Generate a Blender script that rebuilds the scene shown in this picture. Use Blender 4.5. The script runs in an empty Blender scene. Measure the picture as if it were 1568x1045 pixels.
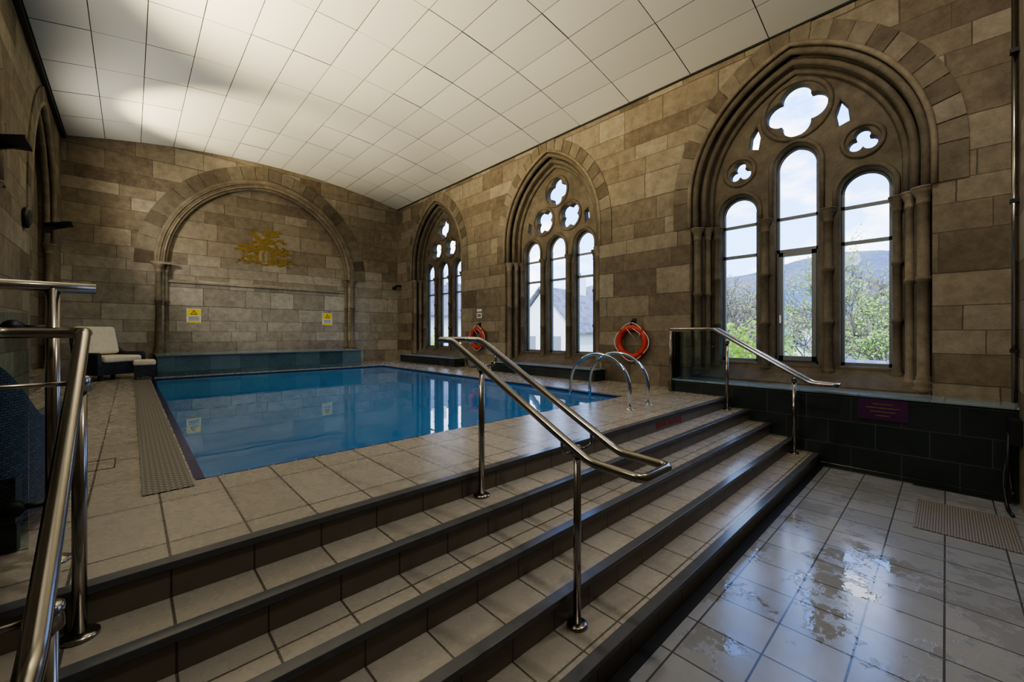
import bpy, math, random
import mathutils
from mathutils import Vector, Matrix
R_=random.Random(7)
S=bpy.context.scene
PI=math.pi
# ------------------------------------------------------------------ node helpers
def newmat(name):
    m=bpy.data.materials.new(name); m.use_nodes=True
    nt=m.node_tree; b=nt.nodes['Principled BSDF']
    return m,nt,b
def math_(nt,op,a,b=None,c=None):
    n=nt.nodes.new('ShaderNodeMath'); n.operation=op
    for i,x in enumerate((a,b,c)):
        if x is None: continue
        if isinstance(x,(int,float)): n.inputs[i].default_value=x
        else: nt.links.new(x,n.inputs[i])
    return n.outputs[0]
def ramp(nt,fac,stops):
    r=nt.nodes.new('ShaderNodeValToRGB'); e=r.color_ramp.elements
    while len(e)<len(stops): e.new(0.5)
    for i,(p,c) in enumerate(stops):
        e[i].position=p; e[i].color=(c[0],c[1],c[2],1) if not isinstance(c,(int,float)) else (c,c,c,1)
    nt.links.new(fac,r.inputs[0]); return r.outputs[0]
def mixc(nt,fac,a,b,bt='MIX'):
    n=nt.nodes.new('ShaderNodeMix'); n.data_type='RGBA'; n.blend_type=bt
    for i,x in ((0,fac),(6,a),(7,b)):
        if isinstance(x,(int,float)): n.inputs[i].default_value=x if i==0 else (x,x,x,1)
        elif isinstance(x,tuple): n.inputs[i].default_value=(x[0],x[1],x[2],1)
        else: nt.links.new(x,n.inputs[i])
    return n.outputs[2]
def boxuv(nt):
    g=nt.nodes.new('ShaderNodeNewGeometry')
    sp=nt.nodes.new('ShaderNodeSeparateXYZ'); nt.links.new(g.outputs['Position'],sp.inputs[0])
    sn=nt.nodes.new('ShaderNodeSeparateXYZ'); nt.links.new(g.outputs['True Normal'],sn.inputs[0])
    nx=math_(nt,'GREATER_THAN',math_(nt,'ABSOLUTE',sn.outputs[0]),0.65)
    nz=math_(nt,'GREATER_THAN',math_(nt,'ABSOLUTE',sn.outputs[2]),0.65)
    def mixf(f,a,b):
        return math_(nt,'ADD',math_(nt,'MULTIPLY',a,math_(nt,'SUBTRACT',1.0,f)),math_(nt,'MULTIPLY',b,f))
    u=mixf(nx,sp.outputs[0],sp.outputs[1]); v=mixf(nz,sp.outputs[2],sp.outputs[1])
    c=nt.nodes.new('ShaderNodeCombineXYZ'); nt.links.new(u,c.inputs[0]); nt.links.new(v,c.inputs[1])
    return c.outputs[0],g.outputs['Position'],sp,u,v
def noise(nt,vec,scale,detail=5,rough=.6):
    n=nt.nodes.new('ShaderNodeTexNoise'); n.inputs['Scale'].default_value=scale
    n.inputs['Detail'].default_value=detail; n.inputs['Roughness'].default_value=rough
    if vec is not None: nt.links.new(vec,n.inputs['Vector'])
    return n.outputs['Fac']
def brick(nt,vec,w,h,mortar,off=.5,squash=1,sqf=2,smooth=.1):
    b=nt.nodes.new('ShaderNodeTexBrick'); b.offset=off; b.offset_frequency=2
    b.squash=squash; b.squash_frequency=sqf
    b.inputs['Color1'].default_value=(0,0,0,1); b.inputs['Color2'].default_value=(1,1,1,1)
    b.inputs['Mortar'].default_value=(.5,.5,.5,1)
    b.inputs['Scale'].default_value=1; b.inputs['Mortar Size'].default_value=mortar
    b.inputs['Mortar Smooth'].default_value=smooth; b.inputs['Bias'].default_value=0
    b.inputs['Brick Width'].default_value=w; b.inputs['Row Height'].default_value=h
    nt.links.new(vec,b.inputs['Vector']); return b
def bump(nt,b,h,strength,dist):
    n=nt.nodes.new('ShaderNodeBump'); n.inputs['Strength'].default_value=strength; n.inputs['Distance'].default_value=dist
    nt.links.new(h,n.inputs['Height']); nt.links.new(n.outputs[0],b.inputs['Normal'])

STONE=[(0,(.055,.042,.028)),(.2,(.13,.101,.068)),(.5,(.215,.177,.123)),(.78,(.29,.25,.184)),(1,(.40,.367,.29))]
def stone_mat(name,gain=1.0,island=False,blocks=True,light_low=False,w=.74,h=.35):
    m,nt,b=newmat(name)
    uv,pos,sp,u,v=boxuv(nt)
    wt=.54
    if island:
        g=nt.nodes.new('ShaderNodeNewGeometry'); f=g.outputs['Random Per Island']; mort=None
    elif blocks:
        v2=math_(nt,'ADD',v,math_(nt,'MULTIPLY',math_(nt,'SINE',math_(nt,'MULTIPLY',v,3.7)),.085))
        u2=math_(nt,'ADD',u,math_(nt,'MULTIPLY',math_(nt,'SINE',math_(nt,'ADD',math_(nt,'MULTIPLY',u,2.3),math_(nt,'MULTIPLY',math_(nt,'FLOOR',math_(nt,'DIVIDE',v2,h)),1.7))),.13))
        cc=nt.nodes.new('ShaderNodeCombineXYZ'); nt.links.new(u2,cc.inputs[0]); nt.links.new(v2,cc.inputs[1])
        wp=nt.nodes.new('ShaderNodeVectorMath'); wp.operation='MULTIPLY_ADD'
        nn=nt.nodes.new('ShaderNodeTexNoise'); nn.inputs['Scale'].default_value=4.0; nt.links.new(pos,nn.inputs['Vector'])
        nt.links.new(nn.outputs['Color'],wp.inputs[0]); wp.inputs[1].default_value=(.018,.018,0); nt.links.new(cc.outputs[0],wp.inputs[2])
        br=brick(nt,wp.outputs[0],w,h,.006,.43,1.4,3,.2); f=br.outputs['Color']; mort=br.outputs['Fac']
    else:
        f=noise(nt,pos,1.5,2); mort=None
    n1=noise(nt,pos,.6,4); n2=noise(nt,pos,6,7,.75); n3=noise(nt,pos,60,3,.7)
    fs=math_(nt,'ADD',math_(nt,'MULTIPLY',f,wt),math_(nt,'MULTIPLY',n1,.6))
    fs=math_(nt,'ADD',fs,math_(nt,'MULTIPLY',n2,.35))
    fs=math_(nt,'SUBTRACT',fs,.26)
    col=ramp(nt,fs,[(p,tuple(min(1,x*gain) for x in c)) for p,c in STONE])
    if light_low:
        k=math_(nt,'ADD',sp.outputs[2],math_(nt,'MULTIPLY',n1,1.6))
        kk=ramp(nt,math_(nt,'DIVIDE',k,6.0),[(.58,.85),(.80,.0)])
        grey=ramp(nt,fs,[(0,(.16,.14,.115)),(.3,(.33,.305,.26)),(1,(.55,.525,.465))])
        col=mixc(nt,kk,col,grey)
    mot=ramp(nt,n2,[(.25,.68),(.7,1.12)])
    col=mixc(nt,1.0,col,mot,'MULTIPLY')
    if mort is not None: col=mixc(nt,math_(nt,'MULTIPLY',mort,.7),col,(.05,.04,.03))
    nt.links.new(col,b.inputs['Base Color']); b.inputs['Roughness'].default_value=.85
    hgt=math_(nt,'ADD',math_(nt,'MULTIPLY',n2,.7),math_(nt,'MULTIPLY',n3,.25))
    if mort is not None: hgt=math_(nt,'SUBTRACT',hgt,mort)
    bump(nt,b,hgt,.65,.015)
    return m
M={}
M['stone']=stone_mat('sandstone_ashlar')
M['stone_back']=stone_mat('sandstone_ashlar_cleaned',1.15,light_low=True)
M['vous']=stone_mat('sandstone_voussoir',.74,island=True)
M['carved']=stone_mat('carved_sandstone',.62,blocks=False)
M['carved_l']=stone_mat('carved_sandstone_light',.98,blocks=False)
def tile_mat(name,c1,c2,grout,w,h,mortar=.004,rough=.3,off=0.0,wet=False,var=.25,bumpS=.4,spec=.5):
    m,nt,b=newmat(name); uv,pos,sp,u,v=boxuv(nt)
    mp=nt.nodes.new('ShaderNodeMapping'); mp.inputs['Location'].default_value=(-.123,-.006,0); nt.links.new(uv,mp.inputs[0])
    br=brick(nt,mp.outputs[0],w,h,mortar,off,smooth=.0)
    n1=noise(nt,pos,1.6,4); n2=noise(nt,pos,14,5)
    f=math_(nt,'ADD',math_(nt,'MULTIPLY',br.outputs['Color'],var),math_(nt,'MULTIPLY',n1,.5))
    f=math_(nt,'ADD',f,math_(nt,'MULTIPLY',n2,.3))
    col=ramp(nt,f,[(.25,c1),(.85,c2)])
    col=mixc(nt,br.outputs['Fac'],col,grout)
    h_=math_(nt,'SUBTRACT',math_(nt,'MULTIPLY',n2,.04),br.outputs['Fac'])
    if wet:
        nw=noise(nt,pos,3.0,7,.75); nl=noise(nt,pos,.9,3)
        wsum=math_(nt,'ADD',math_(nt,'MULTIPLY',nw,.6),math_(nt,'MULTIPLY',nl,.4))
        wm=ramp(nt,wsum,[(.52,0.0),(.535,1.0)])
        nt.links.new(ramp(nt,wsum,[(.42,rough),(.515,rough*.7),(.535,.03)]),b.inputs['Roughness'])
        col=mixc(nt,math_(nt,'MULTIPLY',wm,.25),col,(.10,.10,.105))
        h_=math_(nt,'MULTIPLY',h_,math_(nt,'SUBTRACT',1.0,math_(nt,'MULTIPLY',wm,.9)))
        rp=noise(nt,pos,9,3); h_=math_(nt,'ADD',h_,math_(nt,'MULTIPLY',math_(nt,'MULTIPLY',wm,rp),.7))
    else:
        nt.links.new(ramp(nt,n2,[(.3,rough*.95),(.7,rough*1.08)]),b.inputs['Roughness'])
    nt.links.new(col,b.inputs['Base Color'])
    b.inputs['Specular IOR Level'].default_value=spec
    bump(nt,b,h_,bumpS,.004)
    return m
M['deck']=tile_mat('deck_tile',(.285,.26,.22),(.385,.355,.305),(.09,.08,.065),.297,.6,rough=.27,mortar=.005)
M['riser']=tile_mat('riser_tile',(.13,.112,.086),(.185,.162,.126),(.05,.04,.035),.297,5,rough=.4)
M['floor']=tile_mat('floor_tile',(.235,.245,.26),(.325,.335,.35),(.07,.07,.07),.33,.33,rough=.22,wet=True,mortar=.005,spec=.7)
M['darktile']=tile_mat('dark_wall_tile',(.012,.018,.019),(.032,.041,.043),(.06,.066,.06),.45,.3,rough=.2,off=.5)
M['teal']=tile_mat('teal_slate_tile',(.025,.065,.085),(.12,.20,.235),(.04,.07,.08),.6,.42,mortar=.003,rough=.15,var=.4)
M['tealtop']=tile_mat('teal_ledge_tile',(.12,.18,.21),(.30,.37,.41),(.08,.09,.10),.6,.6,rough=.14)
def simple(name,col,rough=.5,metal=0,spec=.5,n=None,nscale=20,bumpd=0):
    m,nt,b=newmat(name)
    g=nt.nodes.new('ShaderNodeNewGeometry'); f=noise(nt,g.outputs['Position'],nscale,4)
    k=n if n else .08
    c=ramp(nt,f,[(.3,tuple(x*(1-k) for x in col)),(.7,tuple(min(1,x*(1+k)) for x in col))])
    nt.links.new(c,b.inputs['Base Color'])
    b.inputs['Roughness'].default_value=rough; b.inputs['Metallic'].default_value=metal
    b.inputs['Specular IOR Level'].default_value=spec
    if bumpd: bump(nt,b,f,.5,bumpd)
    return m
M['nosing']=simple('nosing_strip',(.085,.09,.10),.22)
M['steel']=simple('brushed_steel',(.34,.32,.29),.2,1,nscale=6)
M['chrome']=simple('chrome',(.62,.63,.64),.08,1)
M['black']=simple('black_plastic',(.012,.012,.013),.45)
M['slot']=simple('dark_gap',(.008,.008,.008),.7)
M['cgap']=simple('ceiling_grid_shadow_gap',(.13,.13,.12),.8)
M['frame']=simple('grey_window_frame',(.16,.17,.175),.4)
M['navy']=simple('navy_edge_tile',(.010,.016,.11),.15)
M['cush']=simple('cream_cushion',(.70,.66,.54),.9,bumpd=.003)
M['red']=simple('lifebuoy_red',(.46,.04,.025),.45)
M['white']=simple('white_plastic',(.75,.74,.70),.5)
M['yellow']=simple('sign_yellow',(.80,.68,.05),.5)
M['gold']=simple('gold_leaf',(.22,.15,.03),.55,.25,n=.35)
M['purple']=simple('purple_sign',(.05,.012,.06),.35)
M['redtxt']=simple('red_lettering',(.40,.03,.02),.5)
M['house']=simple('white_render',(.80,.78,.72),.8)
M['slate']=tile_mat('slate_roof',(.07,.065,.075),(.18,.165,.175),(.04,.04,.04),.3,.18,rough=.6,off=.5,var=.8)
M['bark']=simple('bark',(.15,.12,.09),.9)
M['leaf']=simple('spring_leaf',(.30,.44,.07),.7,n=.3,nscale=3)
M['hedge']=simple('hedge_leaf',(.42,.55,.03),.7,n=.35,nscale=4)
M['wood']=simple('winter_woodland',(.20,.15,.08),.95,n=.45,nscale=.7)
M['grass']=simple('grass',(.14,.22,.06),.95,n=.3,nscale=.3)
m,nt,b=newmat('wicker_weave'); uv,pos,sp,u,v=boxuv(nt)
br=brick(nt,uv,.028,.012,.0022,.5)
c=ramp(nt,br.outputs['Color'],[(0,(.025,.032,.055)),(1,(.085,.105,.155))])
c=mixc(nt,br.outputs['Fac'],c,(.004,.004,.006)); nt.links.new(c,b.inputs['Base Color']); b.inputs['Roughness'].default_value=.45
bump(nt,b,math_(nt,'SUBTRACT',1.0,br.outputs['Fac']),1.0,.004); M['wicker']=m
def grate(name,c1,c2,s):
    m,nt,b=newmat(name); uv,pos,sp,u,v=boxuv(nt)
    br=brick(nt,uv,s,s*.5,s*.13,.5); c=mixc(nt,br.outputs['Fac'],c2,c1); nt.links.new(c,b.inputs['Base Color'])
    b.inputs['Roughness'].default_value=.5; bump(nt,b,br.outputs['Fac'],.8,.004); return m
M['grate']=grate('drain_grate_plastic',(.26,.24,.22),(.02,.02,.02),.055)
M['mat']=grate('rubber_matting',(.25,.23,.21),(.10,.09,.085),.035)
m,nt,b=newmat('ceiling_panel'); g=nt.nodes.new('ShaderNodeNewGeometry')
f=noise(nt,g.outputs['Position'],220,2)
c=ramp(nt,math_(nt,'ADD',math_(nt,'MULTIPLY',g.outputs['Random Per Island'],.5),math_(nt,'MULTIPLY',f,.5)),[(.2,(.54,.54,.505)),(.8,(.61,.61,.575))])
nt.links.new(c,b.inputs['Base Color']); b.inputs['Roughness'].default_value=.8; M['ceil']=m
def glassm(name,tint,k):
    m,nt,b=newmat(name); nt.nodes.remove(b); out=nt.nodes['Material Output']
    tr=nt.nodes.new('ShaderNodeBsdfTransparent'); tr.inputs[0].default_value=(*tint,1)
    gl=nt.nodes.new('ShaderNodeBsdfGlossy'); gl.inputs['Roughness'].default_value=.02
    fr=nt.nodes.new('ShaderNodeFresnel'); fr.inputs[0].default_value=k
    mx=nt.nodes.new('ShaderNodeMixShader'); nt.links.new(fr.outputs[0],mx.inputs[0]); nt.links.new(tr.outputs[0],mx.inputs[1]); nt.links.new(gl.outputs[0],mx.inputs[2])
    nt.links.new(mx.outputs[0],out.inputs[0]); return m
M['glass']=glassm('window_glass',(.99,.99,1),1.15)
M['glassb']=glassm('balustrade_glass',(.80,.88,.87),1.45)
m,nt,b=newmat('pool_water'); g=nt.nodes.new('ShaderNodeNewGeometry')
n1=noise(nt,g.outputs['Position'],.5,2); n2=noise(nt,g.outputs['Position'],1.8,2)
c=ramp(nt,n1,[(.3,(.03,.155,.39)),(.7,(.042,.20,.46))]); nt.links.new(c,b.inputs['Base Color'])
b.inputs['Roughness'].default_value=.01; b.inputs['IOR'].default_value=1.36; b.inputs['Specular IOR Level'].default_value=1.0
bump(nt,b,n2,.03,.03); M['water']=m

# ------------------------------------------------------------------ mesh builder
class MB:
    def __init__(s): s.v=[];s.f=[];s.m=[];s.s=[];s.mats=[]
    def mi(s,k):
        if k not in s.mats: s.mats.append(k)
        return s.mats.index(k)
    def add(s,vs,fs,k,smooth=False):
        o=len(s.v); s.v+= [tuple(v) for v in vs]
        for n,f in enumerate(fs):
            s.f.append(tuple(o+a for a in f)); s.m.append(s.mi(k[n] if isinstance(k,list) else k)); s.s.append(smooth)
    def box(s,x0,x1,y0,y1,z0,z1,k,mtx=None):
        vs=[Vector((x,y,z)) for z in (z0,z1) for y in (y0,y1) for x in (x0,x1)]
        if mtx is not None: vs=[mtx@v for v in vs]
        s.add(vs,[(0,2,3,1),(4,5,7,6),(0,1,5,4),(2,6,7,3),(0,4,6,2),(1,3,7,5)],k)
    def poly(s,pts,dirv,k):
        n=len(pts); d=Vector(dirv); vs=[Vector(p) for p in pts]+[Vector(p)+d for p in pts]
        s.add(vs,[tuple(range(n))[::-1],tuple(range(n,2*n))]+[(i,(i+1)%n,n+(i+1)%n,n+i) for i in range(n)],k)
    def tube(s,pts,r,k,n=12,closed=False,rr=None):
        P=[Vector(p) for p in pts]; L=len(P)
        up=None; vs=[]
        for i in range(L):
            if closed: t=(P[(i+1)%L]-P[i-1]).normalized()
            else: t=(P[min(i+1,L-1)]-P[max(i-1,0)]).normalized()
            if up is None:
                a=Vector((0,0,1)) if abs(t.z)<.9 else Vector((1,0,0)); up=(a-t*a.dot(t)).normalized()
            else: up=(up-t*up.dot(t)).normalized()
            b=t.cross(up); q=rr[i] if rr else r
            for j in range(n):
                an=2*PI*j/n; vs.append(P[i]+(up*math.cos(an)+b*math.sin(an))*q)
        fs=[]
        for i in range(L if closed else L-1):
            i2=(i+1)%L
            for j in range(n): fs.append((i*n+j,i*n+(j+1)%n,i2*n+(j+1)%n,i2*n+j))
        if not closed: fs+= [tuple(range(n))[::-1],tuple((L-1)*n+j for j in range(n))]
        s.add(vs,fs,k,True)
    def lathe(s,prof,c,k,n=16,mtx=None):
        vs=[]
        for r,z in prof:
            for j in range(n):
                a=2*PI*j/n; v=Vector((r*math.cos(a),r*math.sin(a),z))
                vs.append((mtx@v if mtx is not None else v)+Vector(c))
        fs=[(i*n+j,i*n+(j+1)%n,(i+1)*n+(j+1)%n,(i+1)*n+j) for i in range(len(prof)-1) for j in range(n)]
        L=len(prof); fs+=[tuple(range(n))[::-1],tuple((L-1)*n+j for j in range(n))]
        s.add(vs,fs,k,True)
    def build(s,name,parent=None,bevel=0,seg=2):
        me=bpy.data.meshes.new(name); me.from_pydata(s.v,[],s.f)
        for k in s.mats: me.materials.append(M[k])
        me.polygons.foreach_set('material_index',s.m); me.polygons.foreach_set('use_smooth',s.s); me.update()
        o=bpy.data.objects.new(name,me); S.collection.objects.link(o)
        if parent: o.parent=parent
        if bevel:
            b=o.modifiers.new('bevel','BEVEL'); b.width=bevel; b.segments=seg; b.limit_method='ANGLE'; b.angle_limit=math.radians(50)
        return o
def empty(name,loc=(0,0,0)):
    e=bpy.data.objects.new(name,None); S.collection.objects.link(e); e.empty_display_size=.2; return e
def fillet(pts,r,n=6):
    P=[Vector(p) for p in pts]; out=[P[0]]
    for i in range(1,len(P)-1):
        a=(P[i-1]-P[i]); b=(P[i+1]-P[i]); q=min(r,a.length*.48,b.length*.48)
        A=P[i]+a.normalized()*q; B=P[i]+b.normalized()*q
        for j in range(n+1):
            t=j/n; out.append(A*(1-t)**2+P[i]*2*t*(1-t)+B*t*t)
    out.append(P[-1]); return out
MY=Matrix(((0,0,1,0),(1,0,0,0),(0,1,0,0),(0,0,0,1)))
MX=Matrix(((1,0,0,0),(0,0,-1,0),(0,1,0,0),(0,0,0,1)))
def plate(name,outl,mtx,depth_c,half,mat,parent=None,bev=0):
    cu=bpy.data.curves.new(name,'CURVE'); cu.dimensions='2D'; cu.fill_mode='BOTH'; cu.extrude=half
    if bev: cu.bevel_depth=bev; cu.bevel_resolution=1; cu.offset=-bev; cu.extrude=half-bev
    for o in outl:
        sp=cu.splines.new('POLY'); sp.points.add(len(o)-1)
        for i,p in enumerate(o): sp.points[i].co=(p[0],p[1],0,1)
        sp.use_cyclic_u=True
    ob=bpy.data.objects.new(name+'_tmp',cu); S.collection.objects.link(ob)
    bpy.context.view_layer.update()
    dg=bpy.context.evaluated_depsgraph_get()
    me=bpy.data.meshes.new_from_object(ob.evaluated_get(dg))
    bpy.data.objects.remove(ob)
    me.transform(mtx@Matrix.Translation((0,0,depth_c))); me.name=name
    me.materials.clear(); me.materials.append(M[mat])
    for p in me.polygons: p.use_smooth=False; p.material_index=0
    o=bpy.data.objects.new(name,me); S.collection.objects.link(o)
    if parent: o.parent=parent
    return o
# ------------------------------------------------------------------ dimensions
XL,XR,YB,YF=-1.12,6.9,13.3,-.5
DZ=.75; XS=6.45
W0,R0,ZS=1.15,1.73,3.9; C0=R0-W0
def arch(yc,d,z0,n=18,w0=W0,r0=R0,zs=ZS,base=True):
    c=r0-w0; r=r0+d; tm=math.acos(c/r); pts=[]
    if base: pts.append((yc+r-c,z0))
    for i in range(n+1):
        t=tm*i/n; pts.append((yc-c+r*math.cos(t),zs+r*math.sin(t)))
    for i in range(n-1,-1,-1):
        t=tm*i/n; pts.append((yc+c-r*math.cos(t),zs+r*math.sin(t)))
    if base: pts.append((yc-r+c,z0))
    return pts
def blk(mb,f3,q,depth,k):
    A=[f3(p[0],p[1],0) for p in q]; d=Vector(f3(q[0][0],q[0][1],depth))-Vector(A[0]); mb.poly(A,d,k)
def voussoirs(mb,f3,yc,d1,d2,nblk,w0=W0,r0=R0,zs=ZS,zlow=3.46,depth=.06,k='vous'):
    c=r0-w0
    def pt(side,d,t):
        r=r0+d; tm=math.acos(c/r); a=tm*t
        return (yc+side*(-c+r*math.cos(a)),zs+r*math.sin(a))
    for side in (1,-1):
        g=.005
        for i in range(nblk):
            t0=i/nblk+g/ (r0); t1=(i+1)/nblk-g/r0
            q=[pt(side,d1,t0),pt(side,d2,t0),pt(side,d2,(t0+t1)/2),pt(side,d2,t1),pt(side,d1,t1),pt(side,d1,(t0+t1)/2)]
            blk(mb,f3,q,depth,k)
        if zlow<zs-.05:
            nb=max(1,round((zs-zlow)/.3)); hh=(zs-zlow)/nb
            for i in range(nb):
                a,b=pt(side,d1,0)[0],pt(side,d2,0)[0]
                blk(mb,f3,[(a,zlow+i*hh+.004),(b,zlow+i*hh+.004),(b,zlow+(i+1)*hh-.004),(a,zlow+(i+1)*hh-.004)],depth,k)
def archpath(yc,d,zlow,f3,off,n=20,w0=W0,r0=R0,zs=ZS):
    p=arch(yc,d,zlow,n,w0,r0,zs); return [f3(a,b,off) for a,b in p]
def colprof(z0,z1,r,rings=()):
    p=[(r*1.75,z0),(r*1.75,z0+.05),(r*1.45,z0+.07),(r*1.65,z0+.10),(r*1.5,z0+.13),(r*1.15,z0+.15),(r*1.3,z0+.175),(r,z0+.20)]
    for rz in rings:
        p+=[(r,rz-.035),(r*1.3,rz-.025),(r*1.15,rz-.01),(r*1.5,rz),(r*1.15,rz+.01),(r*1.3,rz+.025),(r,rz+.035)]
    p+=[(r,z1-.20),(r*1.25,z1-.19),(r*1.05,z1-.17),(r*1.15,z1-.12),(r*1.5,z1-.07),(r*1.85,z1-.045),(r*1.85,z1-.02),(r*2.0,z1-.015),(r*2.0,z1)]
    return p
WC=[1.53,6.2,10.87]
# ------------------------------------------------------------------ walls
ZT=6.75
hol1=[arch(c,.27,.96) for c in WC]; hol2=[arch(c,.07,.96) for c in WC]
wr=plate('wall_right',[[(YF-.3,-.2),(YB+.3,-.2),(YB+.3,ZT),(YF-.3,ZT)]]+hol1,MY,7.0,.1,'stone')
w2=plate('inner_order',[[(YF-.3,-.2),(YB+.3,-.2),(YB+.3,ZT),(YF-.3,ZT)]]+hol2,MY,7.3,.2,'carved',wr)
wl=plate('wall_left',[[(YF-.3,-.2),(YB+.3,-.2),(YB+.3,ZT),(YF-.3,ZT)]]+[arch(c,.2,1.0) for c in WC],MY,XL-.1,.1,'stone')
mb=MB(); mb.box(XL-.4,XL-.2,YF-.3,YB+.3,-.2,ZT,'stone')
fl=lambda a,b,o:(XL+o,a,b)
for c in WC:
    voussoirs(mb,fl,c,.2,.48,9,depth=.02)
    for d,o,r in ((.2,.0,.04),(.12,-.09,.045)): mb.tube(archpath(c,d,3.46,fl,o),r,'carved_l',8)
    for sd in (-1,1): mb.lathe(colprof(1.0,3.46,.055,(2.6,)),(XL-.06,c+sd*1.28,0),'carved_l')
mb.build('blind_arcade',wl)
BX,BW,BR,BZS=2.89,2.22,2.386,3.4
bh=arch(BX,.06,DZ-.2,28,BW,BR,BZS)
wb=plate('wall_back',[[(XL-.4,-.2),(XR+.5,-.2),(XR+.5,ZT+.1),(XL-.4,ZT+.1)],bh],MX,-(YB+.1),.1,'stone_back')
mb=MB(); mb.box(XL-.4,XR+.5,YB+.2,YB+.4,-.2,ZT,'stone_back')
mb.box(BX-BW-.05,BX+BW+.05,YB+.10,YB+.2,DZ,2.98,'stone_back')
mb.poly([(BX-BW-.05,YB+.2,2.92),(BX-BW-.05,YB+.05,2.98),(BX-BW-.05,YB+.05,3.01),(BX-BW-.05,YB+.2,3.08)],(2*BW+.1,0,0),'stone_back')
fb=lambda a,b,o:(a,YB-o,b)
voussoirs(mb,fb,BX,.24,.62,13,BW,BR,BZS,3.4,.015)
for d,o,r in ((.22,.0,.055),(.13,-.03,.05),(.04,-.10,.05),(.17,.03,.025)):
    mb.tube(archpath(BX,d,3.4,fb,o,28,BW,BR,BZS),r,'carved_l',8)
for sd in (-1,1):
    mb.lathe(colprof(1.2,3.4,.06,(2.5,)),(BX+sd*(BW+.17),YB-.05,0),'carved_l')
    mb.lathe(colprof(1.2,3.4,.05,(2.5,)),(BX+sd*(BW+.02),YB+.08,0),'carved_l')
    mb.box(BX+sd*(BW+.12)-.22,BX+sd*(BW+.12)+.22,YB-.14,YB+.15,1.05,1.2,'carved_l')
    mb.box(BX+sd*(BW+.12)-.2,BX+sd*(BW+.12)+.2,YB-.1,YB+.15,3.4,3.46,'carved_l')
mb.build('blind_arch',wb)
mb=MB(); mb.box(XL-.4,XR+.5,YF-.3,YF,-.2,ZT,'stone'); mb.build('wall_front')
# ------------------------------------------------------------------ ceiling
def cz(x):
    t=(x-XL)/(XR-XL); return 6.05+.45*(1-(2*t-1)**2)
mb=MB(); nx=13; pw=(XR-XL-.10)/nx; rw=1.15; ny=12
for i in range(nx):
    for j in range(ny+1):
        gx=.005; gy=.006
        x0=XL+.08+i*pw+gx; x1=XL+.08+(i+1)*pw-gx; y1=YB-.01-j*rw-gy; y0=max(y1-rw+2*gy,YF)
        if y1<=YF: continue
        dz=[R_.uniform(-.004,.004) for _ in range(3)]
        a,b_=cz(x0),cz(x1)
        vs=[(x0,y0,a+dz[0]),(x1,y0,b_+dz[0]),(x1,y1,b_+dz[1]),(x0,y1,a+dz[1])]
        vs=vs+[(p[0],p[1],p[2]+.02) for p in vs]
        mb.add(vs,[(3,2,1,0),(4,5,6,7),(0,1,5,4),(1,2,6,5),(2,3,7,6),(3,0,4,7)],['ceil','cgap','cgap','cgap','cgap','cgap'])
nb=26
vs=[];fs=[]
for i in range(nb+1):
    x=XL-.1+(XR-XL+.2)*i/nb
    z=cz(min(max(x,XL),XR))+.035
    vs+=[(x,YF-.2,z),(x,YB+.1,z)]
for i in range(nb): fs.append((2*i,2*i+1,2*i+3,2*i+2))
mb.add(vs,fs,'cgap')
mb.build('ceiling')
mb=MB(); mb.box(XL,XL+.07,YF,YB,6.0,6.07,'black'); mb.build('trim_left')
mb=MB(); mb.box(XR-.03,XR,YF,YB,6.03,6.06,'black'); mb.build('trim_right')
# ------------------------------------------------------------------ floor / deck / steps
mb=MB(); mb.box(XL,XR,YF,1.13,-.2,0,'floor'); mb.box(XL,XS,1.06,1.125,0,.004,'slot'); mb.build('floor')
PX0,PX1,PY0,PY1=.30,5.43,3.30,11.30
mb=MB()
mb.box(XL,PX0,2.206,YB,0,DZ,'deck'); mb.box(PX1,XR,2.206,YB,0,DZ,'deck')
mb.box(PX0,PX1,2.206,PY0,0,DZ,'deck'); mb.box(PX0,PX1,PY1,YB,0,DZ,'deck')
mb.build('pool_deck')
mb=MB(); T=.269
for i in range(5):
    z=DZ-.15*i; y=2.206-T*i
    if i>0: mb.box(XL,XS,y-.0,y+T-.001,0,z,'deck')
    mb.box(XL,XS,y-.006,y,z-.15+.0,z-.03,'riser')
    mb.box(XL,XS,y-.018,y+.045,z-.028,z+.003,'nosing')
mb.build('staircase',bevel=.004)
pool=empty('swimming_pool')
mb=MB(); mb.box(PX0,PX1,PY0,PY1,.69,.715,'water'); mb.build('water_surface',pool)
mb=MB(); e=.06
for (a,b_,c,d) in ((PX0-.0,PX1,PY0,PY0+e),(PX0,PX1,PY1-e,PY1),(PX0,PX0+e,PY0,PY1),(PX1-e,PX1,PY0,PY1)): mb.box(a,b_,c,d,.55,.738,'navy')
n=34
for i in range(n):
    x=PX0+(PX1-PX0)*i/n; mb.box(x,x+.01,PY0-.004,PY0+e,.70,.741,'frame')
mb.build('edge_tiles',pool)
mb=MB(); mb.box(PX0-.245,PX0-.02,PY0-.12,PY1-.2,DZ,DZ+.006,'grate')
for xx in (PX0-.25,PX0-.02): mb.box(xx,xx+.008,PY0-.12,PY1-.2,DZ,DZ+.008,'frame')
mb.build('drain_grate')
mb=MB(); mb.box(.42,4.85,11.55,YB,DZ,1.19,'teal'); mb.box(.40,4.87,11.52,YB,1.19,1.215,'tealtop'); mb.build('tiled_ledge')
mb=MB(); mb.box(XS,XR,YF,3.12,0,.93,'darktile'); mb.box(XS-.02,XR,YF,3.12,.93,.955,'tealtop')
mb.box(XS-.03,XS,YF,2.206-4*T-.02,0,.06,'darktile'); mb.box(XS-.08,XS-.01,-.45,.25,0,.01,'slot'); mb.build('dark_tiled_ledge',bevel=.003)
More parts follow.
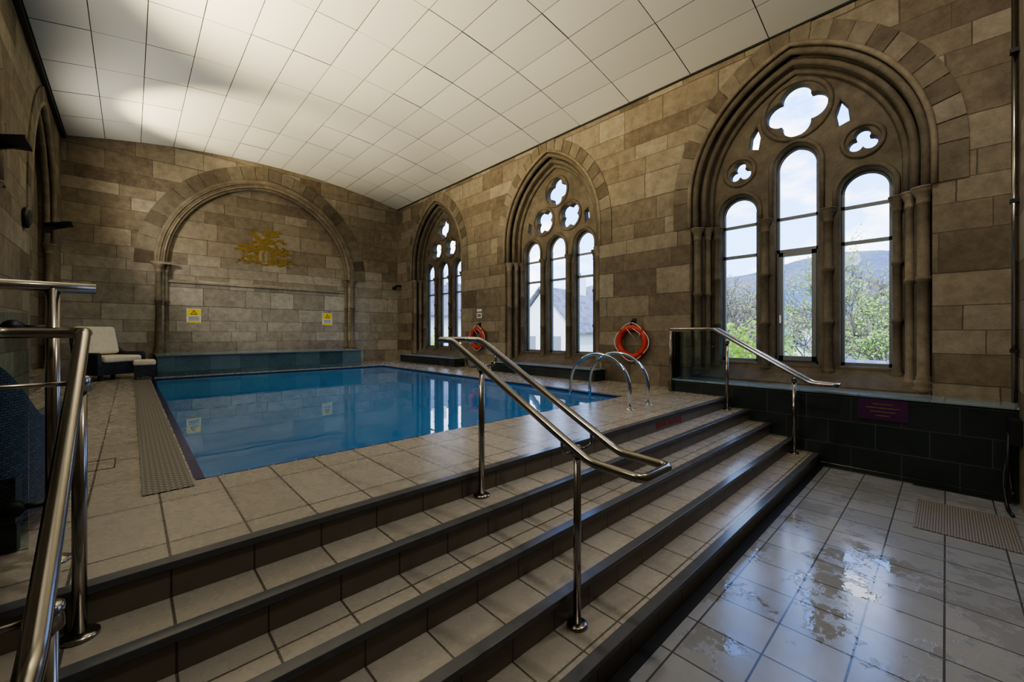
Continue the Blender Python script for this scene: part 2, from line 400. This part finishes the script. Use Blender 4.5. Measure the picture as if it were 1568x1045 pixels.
for c in WC[1:]:
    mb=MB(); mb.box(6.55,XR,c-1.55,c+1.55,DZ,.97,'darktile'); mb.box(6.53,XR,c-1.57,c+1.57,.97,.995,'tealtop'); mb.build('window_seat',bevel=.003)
# ------------------------------------------------------------------ windows
def foil(yc,zc,rad,n=4,rot=0,pts=64):
    e=rad*.52; r=rad-e; r=max(r,e*math.sin(PI/n)*1.04); out=[]
    for i in range(pts):
        th=2*PI*i/pts; k=round((th-rot)/(2*PI/n)); ph=th-rot-k*2*PI/n
        q=r*r-(e*math.sin(ph))**2; rho=e*math.cos(ph)+math.sqrt(max(q,0)); out.append((yc+rho*math.cos(th),zc+rho*math.sin(th)))
    return out
def light(yc,h,z0,zs,ap,n=10,d=0):
    hh=ap-zs; r=(h*h+hh*hh)/(2*h); r=max(r,h+1e-4)
    return arch(yc,d,z0,n,h,r,zs)
def circ(yc,zc,r,n=32): return [(yc+r*math.cos(2*PI*i/n),zc+r*math.sin(2*PI*i/n)) for i in range(n)]
fr=lambda a,b,o:(XR-o,a,b)
def window(idx,c):
    W=empty('window_%d'%idx)
    main=(idx==1)
    holes=[];tubes=[];L=[]
    Z0=1.24
    if main:
        L=[(c-.785,.265,3.65,3.91),(c,.265,4.20,4.50),(c+.785,.265,3.65,3.91)]
        holes.append(foil(c,5.02,.38,4,PI/2)); tubes.append((circ(c,5.02,.425),.035))
        for s in (-1,1):
            holes.append(foil(c+s*.76,4.31,.165,3,PI/2)); tubes.append((circ(c+s*.76,4.31,.215),.03))
            holes.append([(c+s*.50,4.60),(c+s*.62,4.64),(c+s*.60,4.83),(c+s*.52,4.96),(c+s*.47,4.78)][::s])
    else:
        L=[(c-.785,.26,3.64,3.94),(c,.26,3.64,3.96),(c+.785,.26,3.64,3.94)]
        holes.append(foil(c,4.99,.31,4,PI/2)); tubes.append((circ(c,4.99,.345),.03))
        for s in (-1,1):
            holes.append(foil(c+s*.39,4.36,.29,4,PI/4)); tubes.append((circ(c+s*.39,4.36,.32),.03))
            holes.append([(c+s*.83,4.12),(c+s*.93,4.2),(c+s*.90,4.42),(c+s*.80,4.36)][::s])
    for (y,h,zs,ap) in L: holes.append(light(y,h,Z0,zs,ap))
    plate('tracery',[arch(c,.068,.97)]+holes,MY,7.31,.09,'carved',W,bev=.03)
    mb=MB()
    for p,r in tubes: mb.tube([(7.215,a,b) for a,b in p],r,'carved',8,True)
    for (y,h,zs,ap) in L:
        mb.tube([(7.215,a,b) for a,b in light(y,h,3.46,zs,ap,d=.055)],.032,'carved',8)
        mb.tube([(7.24,a,b) for a,b in light(y,h,Z0,zs,ap,d=.025)],.018,'carved',6)
    for d,o,r,k in ((.29,.01,.035,'carved_l'),(.22,-.06,.05,'carved'),(.12,-.17,.05,'carved'),(.04,-.29,.045,'carved')):
        mb.tube(archpath(c,d,3.46,fr,o),r,k,8)
    mb.build('mouldings',W)
    mb=MB(); voussoirs(mb,fr,c,.31,.56,11,depth=.016); mb.build('voussoirs',W)
    mb=MB()
    for s in (-1,1):
        mb.lathe(colprof(.98,3.46,.058,(2.35,)),(6.99,c+s*1.345,0),'carved_l')
        mb.lathe(colprof(.98,3.46,.045,(2.35,)),(7.12,c+s*1.22,0),'carved_l')
        mb.lathe(colprof(1.05,3.46,.045,(1.85,2.6)),(7.20,c+s*1.10,0),'carved')
        mb.lathe(colprof(1.05,3.46,.05,(1.85,2.6)),(7.19,c+s*.393,0),'carved')
    mb.poly([(6.9,c-1.41,.96),(7.3,c-1.41,.96),(7.3,c-1.41,1.2),(7.24,c-1.41,1.2),(6.9,c-1.41,.985)],(0,2.82,0),'carved')
    mb.build('shafts_and_sill',W)
    mb=MB(); X0,X1=7.335,7.385
    for i,(y,h,zs,ap) in enumerate(L):
        mb.box(X0,X1,y-h-.005,y-h+.035,Z0,zs,'frame'); mb.box(X0,X1,y+h-.035,y+h+.005,Z0,zs,'frame')
        mb.box(X0,X1,y-h,y+h,Z0-.005,Z0+.045,'frame')
        mb.box(X0,X1,y-h,y+h,3.43,3.475,'frame')
        mb.box(X0,X1,y-h,y+h,2.93,2.98,'frame')
        mb.tube([((X0+X1)/2,a,b) for a,b in light(y,h,3.44,zs,ap,d=-.015)],.022,'frame',6)
        if main and i==1:
            q=.055
            mb.box(X0-.03,X1,y-h+.03,y-h+.03+q,Z0+.04,2.93,'frame'); mb.box(X0-.03,X1,y+h-.03-q,y+h-.03,Z0+.04,2.93,'frame')
            mb.box(X0-.03,X1,y-h+.03,y+h-.03,Z0+.04,Z0+.11,'frame'); mb.box(X0-.03,X1,y-h+.03,y+h-.03,2.87,2.93,'frame')
            mb.box(X0-.07,X0-.03,y+h-.065,y+h-.045,1.85,1.97,'white')
    mb.build('frames',W)
    me=MB(); p=arch(c,.05,1.2); me.add([(7.375,a,b) for a,b in p],[tuple(range(len(p)))],'glass'); me.build('glazing',W)
    lt=bpy.data.lights.new('daylight_portal','AREA'); lt.shape='RECTANGLE'; lt.cycles.is_portal=True
    o=bpy.data.objects.new('daylight_portal',lt); S.collection.objects.link(o); o.parent=W
    lt.size=4.5; lt.size_y=2.5
    o.matrix_world=Matrix.Translation((7.52,c,3.4))@Matrix.Rotation(math.radians(90),4,'Y')
    return W
for i,c in enumerate(WC): window(i+1,c)
# ------------------------------------------------------------------ handrails
def handrail(X,ztop=1.65,yt=2.31,ye=2.48,hw=.125,name='handrail',post_x=None):
    H=empty(name); mb=MB(); r=.0215
    px=X if post_x is None else post_x
    path=[(ye,ztop),(yt,ztop),(1.16,1.08),(.885,1.07)]
    A=[(X-hw,y,z) for y,z in path]; B=[(X+hw,y,z) for y,z in path][::-1]
    P=[Vector((X,ye,ztop))]+[Vector(p) for p in A+B]+[Vector((X,ye,ztop))]
    F=fillet(P,.05,5); mb.tube(F[:-1],r,'steel',14,True)
    mb.build('rails',H)
    mb=MB()
    def railz(y): return 1.08+(ztop-1.08)*(y-1.16)/(yt-1.16)
    for (py,pz) in ((2.14,.60),(1.335,.15)):
        zt=railz(py)-.07
        mb.tube([(px,py,pz),(px,py,zt)],.02,'steel',14)
        mb.lathe([(.055,0),(.055,.008),(.045,.014),(.022,.018)],(px,py,pz+.003),'steel',24)
        mb.lathe([(.03,0),(.03,.05),(.024,.055)],(px,py,zt-.05),'steel',16)
        for s in (-1,1):
            tx=X+s*hw
            if abs(tx-px)<.02: mb.tube([(px,py,zt-.02),(px,py,railz(py)-.01)],.008,'steel',8)
            else: mb.tube(fillet([(px,py,zt-.02),(tx,py,zt-.02),(tx,py,railz(py)-.01)],.04,4),.008,'steel',8)
    mb.build('posts',H)
    return H
handrail(1.725); handrail(6.22,1.76,2.31,2.95,.10); handrail(-.26,1.70,2.31,2.44,.125,post_x=-.135)
G=empty('glass_balustrade'); mb=MB()
mb.tube([(XL,2.53,1.89),(-.11,2.53,1.89)],.022,'steel',14); mb.tube([(-.235,2.53,DZ),(-.235,2.53,1.89)],.022,'steel',14)
mb.lathe([(.055,0),(.055,.01),(.022,.018)],(-.235,2.53,DZ),'steel',24)
for z in (1.0,1.72):
    mb.tube([(-.235,2.53,z),(-.33,2.53,z)],.012,'black',8); mb.lathe([(.032,-.02),(.032,.02)],(-.34,2.53,z),'black',16,Matrix.Rotation(PI/2,4,'X'))
mb.build('rail_and_post',G); mb=MB(); mb.box(XL+.02,-.30,2.524,2.536,DZ+.08,1.78,'glassb'); mb.build('glass_pane',G)
G=empty('glass_balustrade'); mb=MB(); mb.tube([(6.40,3.06,DZ),(6.40,3.06,1.8)],.02,'steel'); mb.build('post',G)
mb=MB(); mb.box(6.46,6.472,2.24,3.03,.96,1.72,'glassb'); mb.build('glass_pane',G)
mb=MB(); mb.box(6.46,6.86,3.05,3.062,.96,1.72,'glassb'); mb.build('glass_pane_end',G)
LD=empty('pool_ladder'); mb=MB()
for X in (4.48,4.93):
    pts=[(X,2.66,DZ)]
    yc,zc,a,b_=3.12,1.0,.46,.42
    for i in range(0,25):
        t=PI*i/24; pts.append((X,yc-a*math.cos(t),zc+b_*math.sin(t)))
    pts.append((X,3.60,.45)); mb.tube(pts,.021,'chrome',14)
    mb.lathe([(.05,0),(.05,.01),(.022,.02)],(X,2.66,DZ),'chrome',20)
for z in (.5,.64): mb.box(4.48,4.93,3.56,3.63,z,z+.02,'chrome')
mb.build('grab_rails',LD)
def buoy(y,z,r):
    B=empty('lifebuoy'); mb=MB(); X=XR-.09
    mb.tube([(X,y+r*math.cos(t),z+r*math.sin(t)) for t in [2*PI*i/40 for i in range(40)]],.058,'red',14,True)
    for q in range(4):
        a=PI/4+q*PI/2
        mb.tube([(X,y+r*math.cos(a+t),z+r*math.sin(a+t)) for t in (-.09,-.03,.03,.09)],.063,'redtxt',14)
    mb.tube([(X-.03,y+(r+.065+.02*math.cos(4*t))*math.cos(t),z+(r+.065+.02*math.cos(4*t))*math.sin(t)) for t in [2*PI*i/48 for i in range(48)]],.007,'white',6,True)
    mb.tube([(X-.05,y+.1,z+r),(X-.06,y-.12,z+.02),(X-.06,y-.2,z+.15),(X-.05,y-.02,z+r)],.006,'white',6)
    mb.tube(fillet([(XR,y,z+r+.12),(X-.03,y,z+r+.12),(X-.03,y,z+r+.03)],.03),.012,'black',8)
    mb.box(XR-.02,XR,y-.04,y+.04,z+r+.05,z+r+.17,'black')
    mb.build('ring_and_rope',B); return B
buoy(4.0,1.53,.27); buoy(8.62,1.56,.25)
# ------------------------------------------------------------------ signs
def warn(x,z):
    w=empty('warning_sign'); mb=MB(); y=YB+.10
    mb.box(x-.15,x+.15,y-.012,y,z-.19,z+.19,'white'); mb.box(x-.14,x+.14,y-.016,y-.01,z+.01,z+.18,'yellow'); mb.box(x-.14,x+.14,y-.016,y-.01,z-.18,z-.14,'yellow')
    mb.poly([(x-.075,y-.016,z+.035),(x+.075,y-.016,z+.035),(x,y-.016,z+.16)],(0,-.004,0),'black')
    mb.poly([(x-.05,y-.02,z+.05),(x+.05,y-.02,z+.05),(x,y-.02,z+.135)],(0,-.002,0),'yellow')
    mb.box(x-.006,x+.006,y-.024,y-.02,z+.06,z+.11,'black')
    for i in range(4): mb.box(x-.11,x+.11,y-.015,y-.011,z-.03-.028*i,z-.02-.028*i,'black')
    mb.build('panel',w)
warn(1.20,2.14); warn(4.54,2.13)
mb=MB(); mb.box(XS-.012,XS,.29,.73,.67,.92,'purple')
for i,(a,b_) in enumerate(((.42,.60),(.36,.66),(.40,.62),(.45,.57))): mb.box(XS-.014,XS-.011,a,b_,.855-.045*i,.863-.045*i,'gold')
mb.build('wall_sign')
mb=MB(); mb.box(XR-.01,XR,8.55,8.75,2.28,2.34,'white'); mb.box(XR-.01,XR,8.55,8.75,2.10,2.24,'white'); mb.box(XR-.013,XR-.009,8.58,8.72,2.13,2.21,'frame'); mb.build('wall_notice')
tc=bpy.data.curves.new('step_lettering','FONT'); tc.body='PLEASE SHOWER'; tc.size=.085; tc.extrude=.001
to=bpy.data.objects.new('step_lettering',tc); S.collection.objects.link(to); tc.materials.append(M['redtxt'])
to.location=(4.25,2.197,.628); to.rotation_euler=(PI/2,0,0)
# emblem: crest with plumed helm, horse and rider above, curled mantling either side
mb=MB(); ex,ez=2.87,4.17; lay=[0]; er=random.Random(4)
def ell(cx,cz_,a,b_,rot=0,n=20):
    lay[0]+=1; y=YB+.2-.006-.0006*lay[0]; pts=[]
    for i in range(n):
        t=2*PI*i/n; u=a*math.cos(t); v=b_*math.sin(t); pts.append((ex+cx+u*math.cos(rot)-v*math.sin(rot),y,ez+cz_+u*math.sin(rot)+v*math.cos(rot)))
    mb.poly(pts,(0,.012,0),'gold')
def pg(p):
    lay[0]+=1; y=YB+.2-.006-.0006*lay[0]; mb.poly([(ex+a,y,ez+b_) for a,b_ in p],(0,.012,0),'gold')
def stroke(p,r=.03):
    F=fillet([(a,0,b_) for a,b_ in p],.12,6); L=[];Rr=[]
    for i,q in enumerate(F):
        t=(F[min(i+1,len(F)-1)]-F[max(i-1,0)]).normalized(); nn=Vector((-t.z,0,t.x)); w=r*(.45+.55*math.sin(PI*min(1,(i+1)/len(F)))); L.append(q+nn*w); Rr.append(q-nn*w)
    lay[0]+=1; y=YB+.2-.006-.0006*lay[0]
    for i in range(len(F)-1):
        mb.poly([(ex+v.x,y,ez+v.z) for v in (L[i],L[i+1],Rr[i+1],Rr[i])],(0,.01,0),'gold')
stroke([(-.10,-.50),(-.22,-.40),(-.25,-.16),(-.14,.0),(.04,.02),(.15,-.10),(.16,-.36),(.06,-.50),(-.10,-.50)],.06)
stroke([(-.06,-.44),(-.09,-.20),(-.02,-.06)],.03); stroke([(.05,-.42),(.06,-.2)],.02)
pg([(-.24,.0),(.18,.02),(.16,-.07),(-.22,-.09)])
ell(.02,.17,.22,.085,.12); stroke([(-.12,.16),(-.24,.26),(-.30,.38)],.075); ell(-.36,.36,.10,.04,.35)
stroke([(-.10,.14),(-.28,.14),(-.38,.06),(-.46,.10)],.04); stroke([(-.08,.12),(-.2,.05),(-.30,.02)],.035)
stroke([(.16,.16),(.28,.08),(.24,.02),(.34,-.02)],.04); stroke([(.22,.2),(.38,.28),(.44,.18),(.54,.20)],.045)
stroke([(.0,.22),(.04,.34),(.02,.42)],.07); ell(.03,.48,.05,.055); stroke([(-.42,.42),(-.1,.44),(.30,.52)],.02)
pg([(.05,.42),(.18,.50),(.40,.50),(.30,.43),(.36,.36),(.08,.30)]); stroke([(.02,.36),(-.08,.38),(-.14,.44)],.03)
for s,rows in ((-1,((.20,-.06,.70,.05),(.22,-.17,.76,.055),(.24,-.30,.60,.05),(.22,-.44,.74,.045))),(1,((.16,-.06,.56,.045),(.20,-.18,.66,.055),(.20,-.33,.74,.06),(.14,-.45,.58,.045)))):
    for x0,z0,x1,r in rows:
        n=5; pts=[]
        for i in range(n):
            t=i/(n-1); pts.append((s*(x0+(x1-x0)*t),z0+(.045 if i%2 else -.03)*(1+er.random()*.6)+(.06*t if z0>-.2 else -.02*t)))
        stroke(pts,r)
mb.build('wall_emblem')
# ------------------------------------------------------------------ uplighters
def uplight(y,z,tgt,E,ang=75,EW=800,bl=.5):
    U=empty('uplighter'); mb=MB()
    mb.poly([(XL,y-.12,z),(XL+.34,y-.22,z+.06),(XL+.36,y+.02,z+.02),(XL+.34,y+.22,z+.06),(XL,y+.12,z)],(0,0,.03),'black')
    mb.box(XL-.0,XL+.1,y-.06,y+.06,z-.12,z+.03,'black'); mb.poly([(XL+.02,y-.02,z-.1),(XL+.3,y-.02,z+.02),(XL+.02,y-.02,z+.02)],(0,.04,0),'black')
    mb.build('shade',U)
    for nm,e_,an,bb,cl_,tg,ss in (('lamp',E,ang,bl,(1,.83,.52),tgt,.08),('added_fill',EW,165,.5,(1,.91,.77),(XL+3.2,y,z+1.2),.2)):  # second, wide spot is added fill light, not part of the fixture
        lt=bpy.data.lights.new(nm,'SPOT'); lt.energy=e_; lt.color=cl_; lt.spot_size=math.radians(an); lt.spot_blend=bb; lt.shadow_soft_size=ss
        o=bpy.data.objects.new(nm,lt); S.collection.objects.link(o); o.parent=U; o.location=(XL+.28,y,z+.26)
        d=Vector(tg)-Vector(o.location); o.rotation_euler=d.to_track_quat('-Z','Y').to_euler()
uplight(11.0,3.62,(1.6,11.3,6.3),1150,64,220,.6); uplight(6.6,3.62,(2.8,6.6,6.4),2300,92,130,.9); uplight(1.9,3.62,(2.5,2.4,6.4),350,95,190,.9)
mb=MB(); mb.lathe([(.13,0),(.15,.02),(.15,.05),(.11,.07),(.03,.06)],(XL,9.0,3.35),'black',24,Matrix.Rotation(PI/2,4,'Y')); mb.build('wall_speaker')
mb=MB(); mb.box(6.72,XR,13.0,13.1,3.3,3.36,'black'); mb.lathe([(.03,0),(.06,.04),(.06,.14),(.05,.15)],(6.74,13.05,3.28),'black',16,Matrix.Rotation(-PI/1.6,4,'Y')); mb.build('spotlight')
# ------------------------------------------------------------------ chairs
def chair(loc,rot,name='wicker_armchair',backc=True,sc=1.0,arm=.56):
    C=empty(name); mb=MB(); w,dp,th=.38,.38,.06
    path=[]
    n=40
    for i in range(n+1):
        t=i/n; a=PI+ (0-PI)*t; x=w*math.copysign(abs(math.cos(a))**.55,math.cos(a)); y=-.36+ .76*abs(math.sin(a))**.55
        path.append((x,y))
    vs=[];fs=[]
    for i,(x,y) in enumerate(path):
        k=max(0,min(1,(y-.05)/.32)); k=k*k*(3-2*k); h=arm+(.88-arm)*k
        j0=path[max(i-1,0)]; j1=path[min(i+1,n)]; t=Vector((j1[0]-j0[0],j1[1]-j0[1])).normalized(); nn=Vector((-t.y,t.x))
        lean=.10*k
        o=Vector((x,y)); a=o+nn*th*.5; b_=o-nn*th*.5
        vs+=[(a.x,a.y,.1),(a.x,a.y+lean*.4,.45),(a.x,a.y+lean,h-.02),(o.x,o.y+lean,h+.012),(b_.x,b_.y+lean,h-.02),(b_.x,b_.y+lean*.4,.45),(b_.x,b_.y,.1)]
    for i in range(n):
        for j in range(7): fs.append((i*7+j,i*7+(j+1)%7,(i+1)*7+(j+1)%7,(i+1)*7+j))
    fs+=[tuple(range(7)),tuple(n*7+j for j in range(7))[::-1]]
    mb.add(vs,fs,'wicker',False)
    mb.box(-w+.02,w-.02,-.36,.34,.1,.32,'wicker')
    for x in (-.34,.34):
        for y in (-.32,.32): mb.box(x-.025,x+.025,y-.025,y+.025,0,.12,'black')
    mb.build('woven_frame',C)
    mb=MB(); mb.box(-w+.05,w-.05,-.40,.27,.325,.45,'cush'); mb.build('seat_cushion',C,bevel=.045,seg=4)
    if backc:
        mb=MB(); mt=Matrix.Translation((0,.25,.70))@Matrix.Rotation(math.radians(-14),4,'X'); mb.box(-w+.05,w-.05,-.08,.06,-.24,.30,'cush',mt); mb.build('back_cushion',C,bevel=.05,seg=4)
    C.location=loc; C.rotation_euler=(0,0,rot); C.scale=(sc,)*3
    return C
chair((-.36,11.85,DZ),math.radians(38),sc=1.08,arm=.50)
chair((-.70,3.12,DZ),math.radians(176),backc=False)
F=empty('footstool'); mb=MB(); mb.box(.05,.36,11.14,11.44,DZ+.06,DZ+.28,'wicker')
for x in (.06,.32):
    for y in (11.16,11.40): mb.box(x,x+.03,y,y+.03,DZ,DZ+.07,'black')
mb.build('woven_base',F); mb=MB(); mb.box(.03,.38,11.12,11.46,DZ+.285,DZ+.40,'cush'); mb.build('cushion',F,bevel=.04,seg=4)
mb=MB(); mb.box(4.98,5.85,-.42,.20,0,.012,'mat'); mb.build('floor_mat',bevel=.004)
HS=empty('hose_reel'); mb=MB(); mb.box(6.15,6.4,YF,YF+.08,.62,.86,'black')
pts=[(6.27+.16*math.sin(t),YF+.05+.01*t,.42-.30*math.cos(t*1)) for t in [i*.3 for i in range(22)]]
mb.tube(pts,.014,'black',8); mb.tube(fillet([(6.3,YF+.05,.7),(6.2,YF+.12,.3),(6.1,YF+.1,.02),(5.9,YF+.08,.02)],.1),.014,'black',8); mb.build('reel_and_hose',HS)
mb=MB(); mb.tube([(6.45,YF+.03,1.0),(6.45,YF+.03,5.2)],.022,'steel')
for z in (1.5,3.0,4.5): mb.box(6.41,6.49,YF,YF+.06,z,z+.04,'black')
mb.build('wall_pipe')
mb=MB(); mb.lathe([(.07,0),(.07,.003)],(3.2,7.2,.7155),'frame',20); mb.build('pool_inlet')
mb=MB()
for a in ((-.28,-.08,4.0,4.006),(-.28,-.08,4.3,4.306),(-.28,-.274,4.0,4.3),(-.086,-.08,4.0,4.3)):
    mb.box(a[0],a[1],a[2],a[3],DZ,DZ+.002,'slot')
mb.build('floor_hatch')
# ------------------------------------------------------------------ exterior
GZ=-3.2
mb=MB(); mb.box(7.6,900,-600,900,GZ-.3,GZ,'grass'); mb.build('ground_outside')
m,nt,b=newmat('hazy_hillside'); g=nt.nodes.new('ShaderNodeNewGeometry')
f=noise(nt,g.outputs['Position'],.012,6); f2=noise(nt,g.outputs['Position'],.12,5)
c=ramp(nt,math_(nt,'ADD',math_(nt,'MULTIPLY',f,.6),math_(nt,'MULTIPLY',f2,.4)),[(.38,(.04,.075,.13)),(.5,(.09,.12,.15)),(.6,(.19,.15,.10))])  # blue-green tones put distance haze into the hill colour
nt.links.new(c,b.inputs['Base Color']); b.inputs['Roughness'].default_value=1; M['hill']=m
na,nr=90,24; vs=[];fs=[]
for i in range(na+1):
    an=math.radians(-40+130*i/na); fall=1 if an<.6 else max(.35,1-(an-.6)*1.6)
    for j in range(nr+1):
        rho=160+640*j/nr; k=j/nr
        ridge=(.138+.022*math.sin(an*5+1)+.012*math.sin(an*13))*650*(min(1,k/.8)**1.6)*(1 if k<.8 else 1-.6*(k-.8))*fall
        nn=mathutils.noise.fractal(Vector((an*6,k*4,0)),1,2,4)*10*k
        vs.append((rho*math.cos(an),rho*math.sin(an),GZ-1+ridge+nn))
for i in range(na):
    for j in range(nr): a=i*(nr+1)+j; fs.append((a,a+nr+1,a+nr+2,a+1))
mb=MB(); mb.add(vs,fs,'hill',True); mb.build('hills')
def crowns(name,items,k,leaves,ls,rnd,trunk=False):
    mb=MB()
    for (x,y,z,r,h) in items:
        for _ in range(leaves):
            th=rnd.uniform(0,2*PI); ph=math.acos(rnd.uniform(-.9,1)); q=r*(rnd.random()**.33)
            p=Vector((x+q*math.sin(ph)*math.cos(th),y+q*math.sin(ph)*math.sin(th),z+h*(q/r)*math.cos(ph)))
            d1=Vector((rnd.uniform(-1,1),rnd.uniform(-1,1),rnd.uniform(-1,1))).normalized(); d2=d1.orthogonal().normalized()
            s=ls*rnd.uniform(.6,1.4)
            mb.add([p-d1*s,p+d2*s*.6,p+d1*s,p-d2*s*.6],[(0,1,2,3)],k)
        if trunk: mb.tube([(x,y,GZ),(x,y,z)],r*.12,'bark',6)
    return mb.build(name)
rn=random.Random(3)
crowns('woodland',[(rn.uniform(70,110),y,GZ+4.5+rn.uniform(-1,3),rn.uniform(4,7),rn.uniform(5,8)) for y in range(-30,110,5)],'wood',420,.55,rn)
crowns('hedge',[(13+rn.uniform(-.3,.3),y*.9,-.2+rn.uniform(-.3,.5),1.0,2.2) for y in range(4,7)],'hedge',1900,.07,rn,True)
crowns('hedge',[(10.5+rn.uniform(-.3,.3),17+y*.9,-.2+rn.uniform(-.3,.5),.9,2.4) for y in range(0,3)],'hedge',1000,.08,rn,True)
def tree(name,x,y,h,seed,leafk='leaf',nl=3):
    rnd=random.Random(seed); mb=MB()
    def br(p,d,L,r,dep):
        pts=[p]; q=p; dd=d
        for _ in range(3):
            dd=(dd+Vector((rnd.uniform(-.18,.18),rnd.uniform(-.18,.18),rnd.uniform(-.05,.15)))).normalized(); q=q+dd*L/3; pts.append(q)
        mb.tube(pts,r,'bark',5,rr=[r,r*.88,r*.75,r*.62])
        if dep==0:
            for _ in range(nl):
                c_=pts[rnd.randint(1,3)]+Vector([rnd.uniform(-.09,.09) for _ in range(3)]); e1=Vector([rnd.uniform(-1,1) for _ in range(3)]).normalized(); e2=e1.orthogonal(); s=rnd.uniform(.025,.05)
                mb.add([c_-e1*s,c_+e2*s*.6,c_+e1*s,c_-e2*s*.6],[(0,1,2,3)],leafk)
            return
        for _ in range(4 if dep>1 else 5):
            ax=dd.orthogonal().normalized(); ax.rotate(mathutils.Quaternion(dd,rnd.uniform(0,2*PI)))
            nd=dd.copy(); nd.rotate(mathutils.Quaternion(ax,rnd.uniform(.3,.85))); br(pts[rnd.randint(2,3)],nd,L*rnd.uniform(.6,.78),r*.55,dep-1)
    br(Vector((x,y,GZ)),Vector((0,0,1)),h*.34,.12,5); return mb.build(name)
tree('tree',17,.4,8.2,5,nl=4); tree('tree',22,7.0,9.0,11,nl=1); tree('tree',26,4.4,9.3,21,nl=2)
def house(x0,x1,y0,y1,zt,zr,name='house'):
    H=empty(name); mb=MB(); yc=(y0+y1)/2; xm=(x0+x1)/2
    mb.poly([(x0,y0,GZ),(x0,y1,GZ),(x0,y1,zt),(x0,yc,zr),(x0,y0,zt)],(x1-x0,0,0),'house')
    e=.35; sl=(zr-zt)/(yc-y0)
    for s in (-1,1):
        ye=yc+s*((y1-y0)/2+e); ze=zt-e*sl
        mb.poly([(x0-e,yc,zr+.05),(x0-e,ye,ze+.05),(x0-e,ye,ze+.17),(x0-e,yc,zr+.17)],(x1-x0+2*e,0,0),'slate')
    mb.box(xm-.5,xm+.3,yc-.35,yc+.35,zr-.3,zr+1.0,'house')
    for s in (-.15,.15): mb.lathe([(.1,0),(.08,.3)],(xm-.1,yc+s,zr+1.0),'bark',10)
    for yy in (y0+(y1-y0)*.3,y0+(y1-y0)*.7):
        for zz in (GZ+1,GZ+3.6): mb.box(x0-.04,x0+.02,yy-.4,yy+.4,zz,zz+1.1,'frame')
    mb.build('walls_and_roof',H)
house(18,25,14.0,19.0,1.9,4.3); house(14,22,24,31,3.0,5.6); house(24,31,-3.6,2.0,-1.0,1.1); house(34,42,4,10,-1.4,1.0)
# low slate-roofed outbuilding just below the main window
B=empty('outbuilding'); mb=MB()
mb.box(9.6,12.2,-1.2,2.6,GZ,.2,'house')
mb.poly([(9.35,-1.4,.35),(12.4,-1.4,.95),(12.4,-1.4,1.07),(9.35,-1.4,.47)],(0,4.2,0),'slate'); mb.build('walls_and_roof',B)
# ------------------------------------------------------------------ light/world
sun=bpy.data.lights.new('sun','SUN'); sun.energy=4.0; sun.angle=.01; sun.color=(1,.95,.86)
so=bpy.data.objects.new('sun',sun); S.collection.objects.link(so); so.rotation_euler=Vector((.75,.35,-.62)).to_track_quat('-Z','Y').to_euler(); so.location=(-5,0,20)
wd=bpy.data.worlds.new('sky'); S.world=wd; wd.use_nodes=True; nt=wd.node_tree; bg=nt.nodes['Background']
tc_=nt.nodes.new('ShaderNodeTexCoord'); mp=nt.nodes.new('ShaderNodeMapping'); mp.inputs['Scale'].default_value=(1,1,2.6); nt.links.new(tc_.outputs['Generated'],mp.inputs[0])
f=noise(nt,mp.outputs[0],3.2,7,.6)
sx=nt.nodes.new('ShaderNodeSeparateXYZ'); nt.links.new(tc_.outputs['Generated'],sx.inputs[0])
grad=ramp(nt,sx.outputs[2],[(0,(.36,.60,1.0)),(.6,(.12,.30,.90))])
cl=ramp(nt,f,[(.50,0.0),(.64,1.0)])
col=mixc(nt,cl,grad,(1.0,1.0,1.02)); nt.links.new(col,bg.inputs[0]); bg.inputs[1].default_value=5.0
S.view_settings.look='AgX - Medium High Contrast'; S.view_settings.exposure=.2
for (x,y) in ((4.6,.5),(1.2,.4)):  # fill lights added above the lower floor, with made-up casings
    D=empty('added_front_fill'); zc=cz(x)
    mb=MB(); mb.lathe([(.16,-.06),(.16,-.012),(.13,-.008)],(x,y,zc),'white',24); mb.build('fill_housing',D)
    lt=bpy.data.lights.new('lamp','AREA'); lt.shape='DISK'; lt.size=.24; lt.energy=48; lt.color=(1,.94,.84)
    o=bpy.data.objects.new('lamp',lt); S.collection.objects.link(o); o.parent=D; o.location=(x,y,zc-.07)
cam=bpy.data.cameras.new('camera'); cam.sensor_width=36; cam.lens=14.30; cam.shift_y=-.008; cam.clip_start=.02; cam.clip_end=3000
co=bpy.data.objects.new('camera',cam); S.collection.objects.link(co); co.location=(0,0,1.7); co.rotation_euler=(PI/2,0,-math.radians(43.15)); S.camera=co
